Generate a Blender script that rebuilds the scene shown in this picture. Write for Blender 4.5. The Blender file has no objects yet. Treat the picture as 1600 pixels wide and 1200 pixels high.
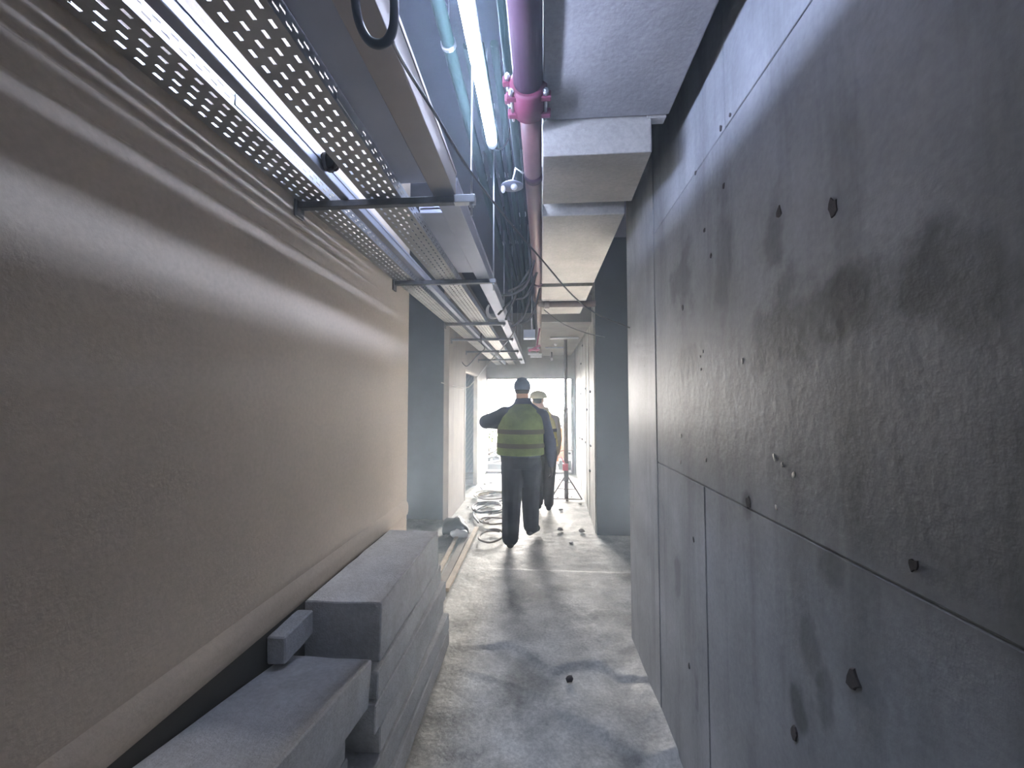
import bpy, bmesh, math, random
from mathutils import Vector, Matrix, noise
random.seed(7)
S = bpy.context.scene
COL = S.collection
PI = math.pi

# ------------------------------------------------------------------ camera
F, EYE = 620.0, 1.65
YAW, PITCH = math.atan(45 / F), math.atan(28 / F)
cam_d = bpy.data.cameras.new('camera'); cam = bpy.data.objects.new('camera', cam_d); COL.objects.link(cam)
cam_d.sensor_width = 36; cam_d.lens = F / 1600 * 36; cam_d.clip_start = 0.02; cam_d.clip_end = 500
cam.location = (0, 0, EYE); cam.rotation_euler = (PI / 2 + PITCH, 0, YAW)
S.camera = cam
# ------------------------------------------------------------------ light and exposure
S.view_settings.view_transform = 'Standard'; S.view_settings.look = 'None'
S.view_settings.exposure = 0.42; S.view_settings.gamma = 1.0
S.view_settings.use_curve_mapping = False
W = bpy.data.worlds.new('overcast_sky'); S.world = W; W.use_nodes = True
SKY_LIGHT = 100.0
bg = W.node_tree.nodes['Background']; bg.inputs[0].default_value = (1.0, 0.97, 0.93, 1); bg.inputs[1].default_value = SKY_LIGHT
TUBE_LIGHT = 120.0
HAZE = 0.024
pd = bpy.data.lights.new('opening_portal', 'AREA'); pd.shape = 'RECTANGLE'; pd.size = 2.0; pd.size_y = 2.2
pd.cycles.is_portal = True
po = bpy.data.objects.new('opening_portal', pd); COL.objects.link(po)
po.location = (-0.25, 9.5, 1.1); po.rotation_euler = (-PI / 2, 0, 0)

# ------------------------------------------------------------------ helpers
_fw = Vector((-math.sin(YAW) * math.cos(PITCH), math.cos(YAW) * math.cos(PITCH), math.sin(PITCH)))
_rt = Vector((math.cos(YAW), math.sin(YAW), 0)); _up = _rt.cross(_fw)
def _ray(px, py): return _fw + _rt * ((px - 800) / F) + _up * ((600 - py) / F)
def at_x(px, py, v): r = _ray(px, py); return Vector((0, 0, EYE)) + r * (v / r.x)
def at_y(px, py, v): r = _ray(px, py); return Vector((0, 0, EYE)) + r * (v / r.y)
def at_z(px, py, v): r = _ray(px, py); return Vector((0, 0, EYE)) + r * ((v - EYE) / r.z)

class MB:
    def __init__(s): s.v = []; s.f = []; s.sm = []
    def add(s, vs, fs, smooth=False, M=None):
        o = len(s.v)
        for p in vs: s.v.append(tuple(M @ Vector(p)) if M is not None else tuple(p))
        for f in fs: s.f.append([i + o for i in f]); s.sm.append(smooth)
        return s
    def box(s, a, b, M=None):
        (x0, y0, z0), (x1, y1, z1) = a, b
        vs = [(x0,y0,z0),(x1,y0,z0),(x1,y1,z0),(x0,y1,z0),(x0,y0,z1),(x1,y0,z1),(x1,y1,z1),(x0,y1,z1)]
        return s.add(vs, [(0,3,2,1),(4,5,6,7),(0,1,5,4),(1,2,6,5),(2,3,7,6),(3,0,4,7)], False, M)
    def bar(s, p, q, w, h):
        p = Vector(p); q = Vector(q); d = (q - p).normalized()
        side = d.cross(Vector((0, 0, 1))); side = side.normalized() if side.length > 1e-4 else Vector((1, 0, 0)); up = side.cross(d)
        vs = []
        for c in (p, q):
            for a, b in ((-1,-1),(1,-1),(1,1),(-1,1)): vs.append(c + side * a * w / 2 + up * b * h / 2)
        return s.add(vs, [(0,1,2,3),(7,6,5,4),(0,4,5,1),(1,5,6,2),(2,6,7,3),(3,7,4,0)])
    def tube(s, pts, r, n=10, caps=True):
        pts = [Vector(p) for p in pts]; rr = r if isinstance(r, (list, tuple)) else [r] * len(pts)
        vs, fs = [], []; nrm = None
        for i, p in enumerate(pts):
            d = (pts[min(i + 1, len(pts) - 1)] - pts[max(i - 1, 0)])
            d = d.normalized() if d.length > 1e-9 else Vector((0, 0, 1))
            if nrm is None: nrm = d.orthogonal().normalized()
            else:
                nrm = nrm - d * nrm.dot(d); nrm = nrm.normalized() if nrm.length > 1e-6 else d.orthogonal().normalized()
            b = d.cross(nrm)
            for k in range(n):
                a = 2 * PI * k / n; vs.append(p + (nrm * math.cos(a) + b * math.sin(a)) * rr[i])
        for i in range(len(pts) - 1):
            for k in range(n):
                fs.append((i*n+k, i*n+(k+1) % n, (i+1)*n+(k+1) % n, (i+1)*n+k))
        s.add(vs, fs, True)
        if caps:
            o = len(s.v) - len(vs)
            s.f.append([o + k for k in range(n)][::-1]); s.sm.append(False)
            s.f.append([o + (len(pts)-1)*n + k for k in range(n)]); s.sm.append(False)
        return s
    def loft(s, rings, n=20, caps=True):          # rings: (centre, rx, ry) horizontal ellipses
        vs, fs = [], []
        for c, rx, ry in rings:
            for k in range(n):
                a = 2 * PI * k / n; vs.append((c[0] + rx * math.cos(a), c[1] + ry * math.sin(a), c[2]))
        for i in range(len(rings) - 1):
            for k in range(n): fs.append((i*n+k, i*n+(k+1) % n, (i+1)*n+(k+1) % n, (i+1)*n+k))
        if caps: fs.append(tuple(range(n))[::-1]); fs.append(tuple((len(rings)-1)*n + k for k in range(n)))
        return s.add(vs, fs, True)
    def ball(s, c, r, n=12, m=8, M=None):
        r = r if isinstance(r, (tuple, list)) else (r, r, r)
        vs, fs = [], []
        for j in range(1, m):
            t = PI * j / m
            for k in range(n):
                a = 2*PI*k/n; vs.append(Vector((math.sin(t)*math.cos(a)*r[0], math.sin(t)*math.sin(a)*r[1], math.cos(t)*r[2])))
        vs.append(Vector((0,0,r[2]))); vs.append(Vector((0,0,-r[2])))
        if M is not None: vs = [M @ v for v in vs]
        vs = [v + Vector(c) for v in vs]
        T, B = len(vs)-2, len(vs)-1
        for j in range(m-2):
            for k in range(n): fs.append((j*n+k, (j+1)*n+k, (j+1)*n+(k+1) % n, j*n+(k+1) % n))
        for k in range(n): fs.append((T, k, (k+1) % n)); fs.append((B, (m-2)*n+(k+1) % n, (m-2)*n+k))
        return s.add(vs, fs, True)
    def limb(s, p, rp, q, rq, n=12):               # tapered, round ended
        p = Vector(p); q = Vector(q)
        s.tube([p, p.lerp(q, .33), p.lerp(q, .66), q], [rp, rp+(rq-rp)*.33, rp+(rq-rp)*.66, rq], n)
        s.ball(p, rp, 12, 8); s.ball(q, rq, 12, 8); return s
    def build(s, name, mat, parent=None, bevel=0, seg=2):
        me = bpy.data.meshes.new(name); me.from_pydata(s.v, [], s.f); me.update()
        me.polygons.foreach_set('use_smooth', s.sm)
        me.materials.append(mat)
        o = bpy.data.objects.new(name, me); COL.objects.link(o)
        if parent is not None: o.parent = parent
        if bevel:
            m = o.modifiers.new('bevel', 'BEVEL'); m.width = bevel; m.segments = seg; m.limit_method = 'ANGLE'
        return o

def tag(o, label, cat, group=None, kind=None):
    o['label'] = label; o['category'] = cat
    if group: o['group'] = group
    if kind: o['kind'] = kind
    return o
def thing(name, loc, label, cat, group=None, rz=0):
    o = bpy.data.objects.new(name, None); COL.objects.link(o); o.empty_display_size = .1
    o.location = loc; o.rotation_euler = (0, 0, rz)
    return tag(o, label, cat, group)
def struct(o): o['kind'] = 'structure'; return o
def root_at(name, label, cat, group=None): return thing(name, (0, 0, 0), label, cat, group)
def rebase(root, loc):                             # move an Empty to the thing's base, children stay where they stand
    loc = Vector(loc); root.location = loc
    for c in root.children: c.location = c.location - loc
def smooth_path(pts, k=6):
    pts = [Vector(p) for p in pts]; out = []
    for i in range(len(pts) - 1):
        p0 = pts[max(i-1, 0)]; p1 = pts[i]; p2 = pts[i+1]; p3 = pts[min(i+2, len(pts)-1)]
        for j in range(k):
            t = j / k
            out.append(.5*((2*p1)+(p2-p0)*t+(2*p0-5*p1+4*p2-p3)*t*t+(3*p1-p0-3*p2+p3)*t**3))
    out.append(pts[-1]); return out

# ------------------------------------------------------------------ materials
def mat(name, col, rough=.8, metal=0.0, var=0.25, scale=4.0, bump=0.0, bscale=40.0, col2=None, streak=None, spec=.5, fine=0.0):
    m = bpy.data.materials.new(name); m.use_nodes = True; nt = m.node_tree; N = nt.nodes; L = nt.links
    b = N['Principled BSDF']; b.inputs['Roughness'].default_value = rough; b.inputs['Metallic'].default_value = metal
    b.inputs['Specular IOR Level'].default_value = spec
    g = N.new('ShaderNodeNewGeometry')
    def nz(sc, det=6, vec=None, ro=.6):
        t = N.new('ShaderNodeTexNoise'); t.inputs['Scale'].default_value = sc; t.inputs['Detail'].default_value = det; t.inputs['Roughness'].default_value = ro
        L.new(vec or g.outputs['Position'], t.inputs['Vector']); return t.outputs['Fac']
    def rng(v, a, b2, c, d):
        r = N.new('ShaderNodeMapRange'); r.inputs[1].default_value = a; r.inputs[2].default_value = b2; r.inputs[3].default_value = c; r.inputs[4].default_value = d
        L.new(v, r.inputs[0]); return r.outputs[0]
    mx = N.new('ShaderNodeMix'); mx.data_type = 'RGBA'
    c2 = col2 or tuple(c * (1 - var) for c in col)
    mx.inputs[6].default_value = (*c2, 1); mx.inputs[7].default_value = (*col, 1)
    fac = rng(nz(scale), .35, .65, 0, 1)
    L.new(fac, mx.inputs[0]); out = mx.outputs[2]
    if fine:
        m2 = N.new('ShaderNodeMix'); m2.data_type = 'RGBA'; m2.blend_type = 'MULTIPLY'; m2.inputs[0].default_value = 1
        fz = rng(nz(60, 3), .3, .7, 1 - fine, 1.0)
        cc = N.new('ShaderNodeCombineColor')
        for i in range(3): L.new(fz, cc.inputs[i])
        L.new(out, m2.inputs[6]); L.new(cc.outputs[0], m2.inputs[7]); out = m2.outputs[2]
    if streak:
        mp = N.new('ShaderNodeMapping'); mp.inputs['Scale'].default_value = streak[0]
        L.new(g.outputs['Position'], mp.inputs['Vector'])
        st = rng(nz(1.0, 6, mp.outputs[0], .65), streak[2], streak[3], streak[1], 1.0)
        m2 = N.new('ShaderNodeMix'); m2.data_type = 'RGBA'; m2.blend_type = 'MULTIPLY'; m2.inputs[0].default_value = 1
        cc = N.new('ShaderNodeCombineColor')
        for i in range(3): L.new(st, cc.inputs[i])
        L.new(out, m2.inputs[6]); L.new(cc.outputs[0], m2.inputs[7]); out = m2.outputs[2]
    L.new(out, b.inputs['Base Color'])
    if bump:
        bp = N.new('ShaderNodeBump'); bp.inputs['Strength'].default_value = bump; bp.inputs['Distance'].default_value = .01
        L.new(nz(bscale, 5), bp.inputs['Height']); L.new(bp.outputs[0], b.inputs['Normal'])
    return m
def emit(name, col, st):
    m = bpy.data.materials.new(name); m.use_nodes = True; nt = m.node_tree; nt.nodes.clear()
    o = nt.nodes.new('ShaderNodeOutputMaterial'); e = nt.nodes.new('ShaderNodeEmission')
    e.inputs[0].default_value = (*col, 1); e.inputs[1].default_value = st; nt.links.new(e.outputs[0], o.inputs[0]); return m

M_plaster = mat('brown_plaster', (.50, .425, .35), .85, var=.12, scale=1.3, bump=.12, bscale=90, fine=.12)
M_concrete = mat('cast_concrete', (.39, .405, .43), .6, var=.36, scale=1.9, bump=.18, bscale=28, fine=.15, streak=((5, 5, .55), .6, .3, .52))
def stains(m, spots):
    nt = m.node_tree; N = nt.nodes; L = nt.links; b = N['Principled BSDF']; src = b.inputs['Base Color'].links[0].from_socket
    g = N.new('ShaderNodeNewGeometry'); nz = N.new('ShaderNodeTexNoise'); nz.inputs['Scale'].default_value = 7; nz.inputs['Detail'].default_value = 5
    L.new(g.outputs['Position'], nz.inputs['Vector'])
    mr = N.new('ShaderNodeMapRange'); mr.inputs[1].default_value = .3; mr.inputs[2].default_value = .7; mr.inputs[3].default_value = -.6; mr.inputs[4].default_value = .6
    L.new(nz.outputs['Fac'], mr.inputs[0])
    for p, (sx, sy, sz), k in spots:
        sb = N.new('ShaderNodeVectorMath'); sb.operation = 'SUBTRACT'; sb.inputs[1].default_value = p; L.new(g.outputs['Position'], sb.inputs[0])
        ml = N.new('ShaderNodeVectorMath'); ml.operation = 'MULTIPLY'; ml.inputs[1].default_value = (1/sx, 1/sy, 1/sz); L.new(sb.outputs[0], ml.inputs[0])
        ln = N.new('ShaderNodeVectorMath'); ln.operation = 'LENGTH'; L.new(ml.outputs[0], ln.inputs[0])
        ad = N.new('ShaderNodeMath'); ad.operation = 'ADD'; L.new(ln.outputs['Value'], ad.inputs[0]); L.new(mr.outputs[0], ad.inputs[1])
        r2 = N.new('ShaderNodeMapRange'); r2.interpolation_type = 'SMOOTHSTEP'; r2.inputs[1].default_value = .45; r2.inputs[2].default_value = 1.15; r2.inputs[3].default_value = k; r2.inputs[4].default_value = 1
        L.new(ad.outputs[0], r2.inputs[0])
        mx = N.new('ShaderNodeMix'); mx.data_type = 'RGBA'; mx.blend_type = 'MULTIPLY'; mx.inputs[0].default_value = 1
        cc = N.new('ShaderNodeCombineColor')
        for i in range(3): L.new(r2.outputs[0], cc.inputs[i])
        L.new(src, mx.inputs[6]); L.new(cc.outputs[0], mx.inputs[7]); src = mx.outputs[2]
    L.new(src, b.inputs['Base Color'])
W_ = lambda px, py: tuple(at_x(px, py, .63))
stains(M_concrete, [(W_(1245, 505), (1, .20, .14), .5), (W_(1350, 470), (1, .13, .12), .6), (W_(1480, 440), (1, .10, .10), .62), (W_(1065, 440), (1, .16, .16), .62), (W_(1075, 565), (1, .14, .07), .6), (W_(1130, 400), (1, .07, .22), .7),
    (W_(1168, 785), (1, .05, .05), .5), (W_(1245, 1110), (1, .035, .09), .45), (W_(1265, 1000), (1, .04, .10), .6), (W_(1090, 1090), (1, .035, .10), .5), (W_(1210, 345), (1, .05, .12), .6), (W_(1060, 900), (1, .05, .12), .65), (W_(1300, 880), (1, .06, .05), .65), (W_(1290, 1090), (1, .03, .08), .6), (W_(1120, 640), (1, .03, .15), .7), (W_(1180, 570), (1, .05, .07), .7)])
M_board = mat('board_marked_concrete', (.48, .455, .41), .75, var=.35, scale=3, bump=.25, bscale=30, fine=.2, streak=((9, 9, .35), .35, .3, .5))
M_soffit = mat('soffit_concrete', (.50, .475, .43), .85, var=.25, scale=3, bump=.2, bscale=60, fine=.2)
M_slab = mat('ceiling_slab', (.016, .015, .034), .9, var=.4, scale=2, bump=.2)  # indigo of the lens flare put into the slab colour
M_floor = mat('floor_screed', (.70, .69, .645), .66, var=.5, scale=3.4, bump=.4, bscale=26, fine=.35, streak=((2.4, 2.4, 2.4), .6, .35, .5))
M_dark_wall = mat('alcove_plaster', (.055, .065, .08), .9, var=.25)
M_block = mat('aerated_concrete', (.68, .69, .72), .95, var=.18, scale=7, bump=.5, bscale=120, fine=.2)
M_block_side = M_block
M_galv = mat('galvanised_steel', (.62, .64, .68), .36, 1.0, var=.22, scale=9)
M_tray = mat('tray_steel', (.50, .49, .47), .45, .9, var=.25, scale=7)
M_trunk = mat('trunking_steel', (.42, .44, .52), .5, .8, var=.12, scale=5)
M_trunk_brown = mat('trunking_wall_tint', (.42, .38, .35), .33, .85, var=.15, scale=5)  # brown reflection of the wall put into the steel colour
M_strut = mat('strut_steel', (.20, .20, .21), .5, .8, var=.4, scale=12)
M_redpipe = mat('red_primer_pipe', (.045, .016, .034), .6, spec=.3, var=.25, scale=9)  # purple of the lens flare put into the red
M_coupling = mat('red_coupling', (.12, .02, .045), .6, spec=.3, var=.2, scale=9)
M_brownpipe = mat('brown_pipe', (.10, .07, .06), .6, var=.25, scale=9)
M_green = mat('green_pipe', (.004, .018, .016), .8, spec=.2, var=.2, scale=6)
M_black = mat('black_rubber', (.015, .015, .018), .5, var=.2)
M_cable = mat('dark_cable', (.05, .045, .05), .55, var=.2)
M_palecable = mat('pale_cable', (.5, .47, .42), .6, var=.2)
M_plastic = mat('white_plastic', (.75, .75, .78), .5, var=.08)
M_chip = mat('pale_plastic_tip', (.85, .83, .78), .6, var=.1)
M_mark = mat('dark_mark', (.07, .06, .06), .9, var=.4, scale=60)
M_tube = emit('tube_glow', (.62, .73, 1.0), TUBE_LIGHT)
M_tube2 = emit('added_tube_glow', (.58, .68, 1.0), TUBE_LIGHT * 1.9)
M_cap = mat('frosted_cap', (.7, .75, .85), .3, var=.05)
M_pink = mat('pink_bracket', (.50, .12, .22), .5, var=.2)
M_saucer = mat('saucer_grey', (.16, .17, .22), .5)
M_boxgrey = mat('box_grey', (.45, .5, .62), .5, var=.1)
M_wood = mat('raw_timber', (.60, .50, .38), .8, var=.3, scale=8, bump=.2)
M_oldwood = mat('weathered_timber', (.075, .06, .045), .8, var=.4, scale=8)
M_rubble = mat('rubble_concrete', (.045, .042, .038), .95, var=.35, scale=8, bump=.4)
M_crumb = mat('pale_crumb', (.36, .34, .31), .95, var=.3, scale=30)
M_ground = mat('site_ground', (.04, .036, .032), .95, var=.5, scale=3, bump=.5, bscale=12)
M_rust = mat('rusty_steel', (.17, .13, .11), .7, .3, var=.4, scale=14)
M_orange = mat('orange_plastic', (.26, .06, .012), .5, var=.1)
M_leaf = mat('leaf_green', (.07, .12, .012), .7, var=.35, scale=9)
M_rope = mat('hose_grey', (.30, .26, .22), .7, var=.3, scale=20)
M_bag = mat('black_sack', (.03, .03, .032), .45, var=.3, scale=20)
M_navy = mat('navy_jacket', (.035, .045, .075), .9, var=.3, scale=12)
M_trouser = mat('dark_trousers', (.025, .032, .045), .9, var=.3, scale=12)
M_trouser2 = mat('grey_trousers', (.06, .06, .065), .9, var=.3, scale=12)
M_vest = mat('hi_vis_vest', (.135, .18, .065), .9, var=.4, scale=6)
M_vest2 = mat('hi_vis_vest_yellow', (.72, .66, .25), .8, var=.15, scale=10)
M_band = mat('reflective_band', (.05, .045, .035), .8, var=.1)
M_skin = mat('skin', (.42, .25, .18), .6, var=.1, scale=20)
M_hair = mat('dark_hair', (.03, .028, .028), .7, var=.3, scale=40)
M_boot = mat('boot_leather', (.02, .02, .022), .6, var=.3)
M_capgrey = mat('slate_cap', (.10, .13, .19), .8, var=.2, scale=20)
M_helmet = mat('cream_helmet', (.72, .66, .50), .4, var=.06)
M_eye = mat('eye_white', (.8, .8, .78), .3, var=.02)

# ------------------------------------------------------------------ setting: floor
XL, XL2, XR = -1.03, -1.28, .63
Y0, YE = -4.0, 9.3
ZC = 3.75
def seg_dist(px, py, pts):
    best = 9e9; sgn = 1
    for (ax, ay), (bx, by) in zip(pts, pts[1:]):
        t = max(0, min(1, ((px-ax)*(bx-ax)+(py-ay)*(by-ay))/((bx-ax)**2+(by-ay)**2)))
        qx, qy = ax+t*(bx-ax), ay+t*(by-ay); d = math.hypot(px-qx, py-qy)
        if d < best: best = d; sgn = 1 if ((bx-ax)*(py-ay)-(by-ay)*(px-ax)) > 0 else -1
    return best * sgn
LEDGE = [(-1.2, 2.62), (-.6, 2.72), (-.37, 2.74), (-.22, 2.78), (-.03, 2.63), (.07, 2.52), (.22, 2.6), (.35, 2.6), (.47, 2.49), (.7, 2.44)]
LEDGE2 = [(-.42, 2.5), (-.18, 2.41), (-.02, 2.35), (.15, 2.27)]
LEDGE3 = [(.05, 2.24), (.11, 2.18), (.32, 2.05), (.39, 1.99), (.48, 1.93), (.7, 1.96)]
def sst(a, b, x): t = max(0, min(1, (x-a)/(b-a))); return t*t*(3-2*t)
def fz(x, y):
    z = .006 * noise.noise(Vector((x*1.6, y*1.6, 0))) + .003 * noise.noise(Vector((x*7, y*7, 3)))
    if y < 4:
        w = .02 * noise.noise(Vector((x*9, y*9, 8)))
        fade = sst(-.55, -.25, x)
        z += .013 * sst(-.006, .012, seg_dist(x, y, LEDGE) + w) * fade
        if -.45 < x < .25:
            z += -.008 * sst(-.012, .012, -seg_dist(x, y, LEDGE2) + w) * sst(.25, .1, x) * sst(-.45, -.3, x) * (1 if y > 2.1 else 0) * 0
            d2 = abs(seg_dist(x, y, LEDGE2) + w); z += .004 * max(0, 1 - d2/.03)
        if x > 0:
            z += .016 * sst(-.006, .012, seg_dist(x, y, LEDGE3) + w) * sst(.0, .15, x) * sst(2.55, 2.15, y)
    z += (.035 + .02*noise.noise(Vector((x*8, y*8, 1)))) * sst(.47, .64, x + .05*noise.noise(Vector((x*5, y*5, 5)))) * sst(3.2, 2.0, y)   # mortar heap along the wall
    z += .006 * sst(3.6, 5.2, y) * noise.noise(Vector((x*11, y*11, 2)))
    return z - .01
xs = [-2.4, -1.8, -1.3] + [-1.15 + .022*i for i in range(90)] + [1.0, 1.6]
ys = [Y0, -2, 0, .6] + [.8 + .022*i for i in range(205)] + [5.4 + .05*i for i in range(82)]
v = [(x, y, fz(x, y)) for y in ys for x in xs]; nx = len(xs)
f = [(j*nx+i, j*nx+i+1, (j+1)*nx+i+1, (j+1)*nx+i) for j in range(len(ys)-1) for i in range(nx-1)]
mb = MB(); mb.add(v, f, True); floor = struct(mb.build('floor', M_floor))

# ------------------------------------------------------------------ setting: walls
wl = struct(MB().box((XL-.14, Y0, 0), (XL, 3.02, ZC)).build('wall_left', M_plaster))
# plaster band low on the near left wall
vs = []; prof = [(0, .905), (.006, .895), (.016, .88), (.02, .86), (.02, .82), (.014, .795), (0, .785)]
for y in (Y0, 3.0):
    for dx, z in prof: vs.append((XL + dx, y, z))
n = len(prof)
MB().add(vs, [(i, i+1, n+i+1, n+i) for i in range(n-1)], True).build('trim_band', M_plaster, wl)
MB().box((XL, Y0, 0), (XL+.002, 2.62, .786)).build('lower_shade', mat('painted_gap_shade', (.045, .04, .038), .9, var=.3), wl)  # dark sheet painted for the shade in the gap behind the slabs
for z in (2.385, 2.31):                            # two soft ridges shaped in for light streaks under the trays
    prof = [(-.002, z+.022), (.002, z+.012), (.003, z), (.002, z-.012), (-.002, z-.022)]; vs = []
    for y in (Y0, 3.0):
        for dx, zz in prof: vs.append((XL + dx * (1 if y < 0 else .6), y, zz))
    MB().add(vs, [(i, i+1, 6+i-1+0, 5+i) for i in range(4)], True).build('streak_ridge', M_plaster, wl)
wp = struct(MB().box((XL2-.075, 5.47, 0), (XL2, 6.66, ZC)).box((XL2-.075, 6.66, 2.2), (XL2, 7.95, ZC)).box((XL2-.075, 7.95, 0), (XL2, YE, ZC)).build('wall_left_far', mat('pink_board', (.35, .30, .255), .85, var=.2, scale=2, bump=.1, streak=((7, 7, .4), .8, .3, .5))))
struct(MB().box((XL2-.075, 6.63, 0), (XL2+.008, 6.665, 2.2)).box((XL2-.075, 7.94, 0), (XL2+.006, 7.975, 2.2)).box((XL2-.075, 6.665, 2.17), (XL2+.006, 7.94, 2.205)).build('door_1', mat('door_lining', (.50, .44, .37), .7)))
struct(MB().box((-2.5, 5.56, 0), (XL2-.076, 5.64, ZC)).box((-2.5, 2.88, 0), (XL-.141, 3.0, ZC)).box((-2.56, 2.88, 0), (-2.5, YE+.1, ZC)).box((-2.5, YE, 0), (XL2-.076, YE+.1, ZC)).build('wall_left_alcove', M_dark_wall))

wr = struct(MB().box((XR+.006, Y0, 0), (XR+.25, 2.90, ZC)).build('wall_right', M_concrete))
def panel(y0, y1, z0, z1, t=.006):
    g = .0028
    m = MB().box((XR - (t-.006), y0+g, z0+g), (XR+.0075, y1-g, z1-g)); return m.build('formwork_panel', M_concrete, wr, .002, 1)
for z0, z1, cols in ((0, 1.325, [(Y0, -.88), (-.88, .36), (.36, 1.6), (1.6, 2.215)]), (1.325, 2.58, [(Y0, -.26), (-.26, 2.215)]), (2.58, ZC, [(Y0, .1), (.1, 1.36), (1.36, 2.215)])):
    for i, (a, b) in enumerate(cols): panel(a, b, z0, z1, .006 + .0015 * (i % 2))
panel(2.215, 2.90, 0, ZC, .010)
for px, py, s in ((1300,323,.028),(1216,330,.02),(1100,360,.012),(1066,480,.016),(1083,843,.012),(1076,1040,.014),(1330,1062,.028),(1425,882,.016),(1168,785,.024),(1005,545,.010),(1007,572,.008),(1125,200,.012),(1140,180,.01),(1086,270,.010),(1003,770,.010),(1240,1145,.022),(1005,342,.010),(1130,290,.012),(1110,400,.012)):
    p = at_x(px, py, XR - .004); m = MB(); r = random.Random(px)
    k = 10; ring = []
    for i in range(k):
        a = 2*PI*i/k; q = s * r.uniform(.45, 1.0); ring.append((p.x, p.y + q*math.cos(a)*.7, p.z + q*math.sin(a)))
    ring2 = [(p.x+.006, c[1]*1.0+(c[1]-p.y)*.2, c[2]+(c[2]-p.z)*.2) for c in ring]
    m.add(ring+ring2, [tuple(range(k)), *[(i, (i+1) % k, k+(i+1) % k, k+i) for i in range(k)]])
    m.build('tie_hole_spot', M_mark, wr)  # flat dark discs stand in for the stained tie holes
for px, py, s in ((1160,564,.010),(1098,549,.007),(1094,557,.006),(1095,577,.006),(1002,541,.008),(1000,580,.012),(1018,668,.009),(1021,676,.007),(1064,681,.011),(1063,722,.009),(1103,719,.008),(1210,715,.012),(1222,726,.007),(1240,742,.009),(1213,793,.008),(1014,621,.007),(1000,560,.006)):
    p = at_x(px, py, XR - .002); r = random.Random(py+px)
    m = MB().ball(p, (.0015, s*r.uniform(.5, .8), s), 8, 6, Matrix.Rotation(r.uniform(-.6, .6), 3, 'X'))
    m.build('spacer_tip', M_chip, wr)
# alcove behind the right-hand opening, then the board-marked far wall
struct(MB().box((XR+.25, 2.78, 0), (1.75, 2.9, ZC)).box((1.75, 2.78, 0), (1.85, 5.2, ZC)).box((.695, 5.065, 0), (1.75, 5.088, ZC)).box((.98, 5.09, 0), (1.75, 5.2, ZC)).build('wall_right_alcove', mat('alcove_dark', (.028, .034, .045), .9, var=.3, scale=3)))  # far jamb lined with a thin dark sheet, recess shade in its colour
def wedge(y0, y1, t=.0, z0=0, z1=ZC):
    a = .69 + (.81-.69)*(y0-5.09)/(YE-5.09) - t; b = .69 + (.81-.69)*(y1-5.09)/(YE-5.09) - t
    return [(a, y0, z0), (b, y1, z0), (b, y1, z1), (a, y0, z1), (1.0, y0, z0), (1.0, y1, z0), (1.0, y1, z1), (1.0, y0, z1)]
WF = [(0,1,2,3),(5,4,7,6),(4,0,3,7),(1,5,6,2),(3,2,6,7),(4,5,1,0)]
wf = struct(MB().add(wedge(5.09, YE), WF).build('wall_right_far', M_board))
ye = [5.09]
while ye[-1] < YE - .1: ye.append(min(YE, ye[-1] + random.uniform(.2, .34)))
for a, b in zip(ye, ye[1:]):
    MB().add(wedge(a+.006, b-.006, random.uniform(.008, .016), 0.01, 2.95), WF).build('shutter_board_strip', M_board, wf)
for px, py in ((905,615),(915,607),(925,612),(903,684),(908,686),(915,691),(926,696),(918,640),(924,735),(909,540),(906,568)):
    p = at_x(px, py, .715)
    p.x = .69 + .12*(p.y-5.09)/(YE-5.09) - .018
    MB().ball(p, (.012, .07, .02), 7, 5).build('nail_stain', M_mark, wf)
struct(MB().box((XL-1.6, Y0-.15, 0), (1.9, Y0, ZC)).build('wall_back', M_dark_wall))
struct(MB().box((-2.6, YE, 2.19), (1.9, YE+.2, ZC+.1)).box((-2.6, YE, -.2), (-1.27, YE+.2, 2.19)).box((.735, YE, -.2), (1.9, YE+.2, 2.19)).build('wall_end', mat('lintel_concrete', (.36, .34, .32), .85, var=.25, scale=3, bump=.2)))
struct(MB().box((.70, YE-.06, 0), (.755, YE+.1, 2.19)).build('door_2', M_rust))
struct(MB().box((-1.27, YE-.03, -.02), (.74, YE+.22, .035)).build('trim_threshold', mat('threshold', (.35, .31, .28), .9)))

# ------------------------------------------------------------------ setting: ceiling
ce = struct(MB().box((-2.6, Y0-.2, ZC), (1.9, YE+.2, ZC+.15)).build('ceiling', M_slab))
def soffit(y0, y1, z, top=3.15, m=None):
    x1 = (z - EYE) / 2.23
    return MB().box((.012, y0, z), (x1, y1, top)).build('soffit_panel', m or M_soffit, ce, .006, 2)
soffit(Y0, 1.65, 2.85, 3.15, mat('grey_soffit', (.37, .36, .36), .85, var=.25, scale=3, bump=.2, fine=.2))
MB().add([(.012, 1.66, 2.70), (.47, 1.66, 2.70), (.53, 2.30, 2.815), (.012, 2.30, 2.815), (.012, 1.66, 3.15), (.47, 1.66, 3.15), (.53, 2.30, 3.15), (.012, 2.30, 3.15)],
    [(0,3,2,1),(4,5,6,7),(0,1,5,4),(1,2,6,5),(2,3,7,6),(3,0,4,7)]).build('soffit_panel', M_soffit, ce, .006, 2)
soffit(2.376, 3.34, 2.778); soffit(3.35, 3.80, 2.79)
soffit(3.94, 4.38, 2.80); soffit(4.39, 5.18, 2.80)
MB().box((.012, 5.38, 2.73), (.70, YE, 3.1)).build('soffit_panel', mat('bare_soffit', (.26, .245, .23), .9, var=.3, scale=2, bump=.2), ce, .006, 2)
MB().box((.012, Y0, 3.16), (.60, 5.38, 3.30)).build('soffit_back', M_soffit, ce)
MB().box((.45, 1.655, 2.845), (.53, 1.70, 2.862)).build('mortar_fin', M_soffit, ce, .004)

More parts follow.
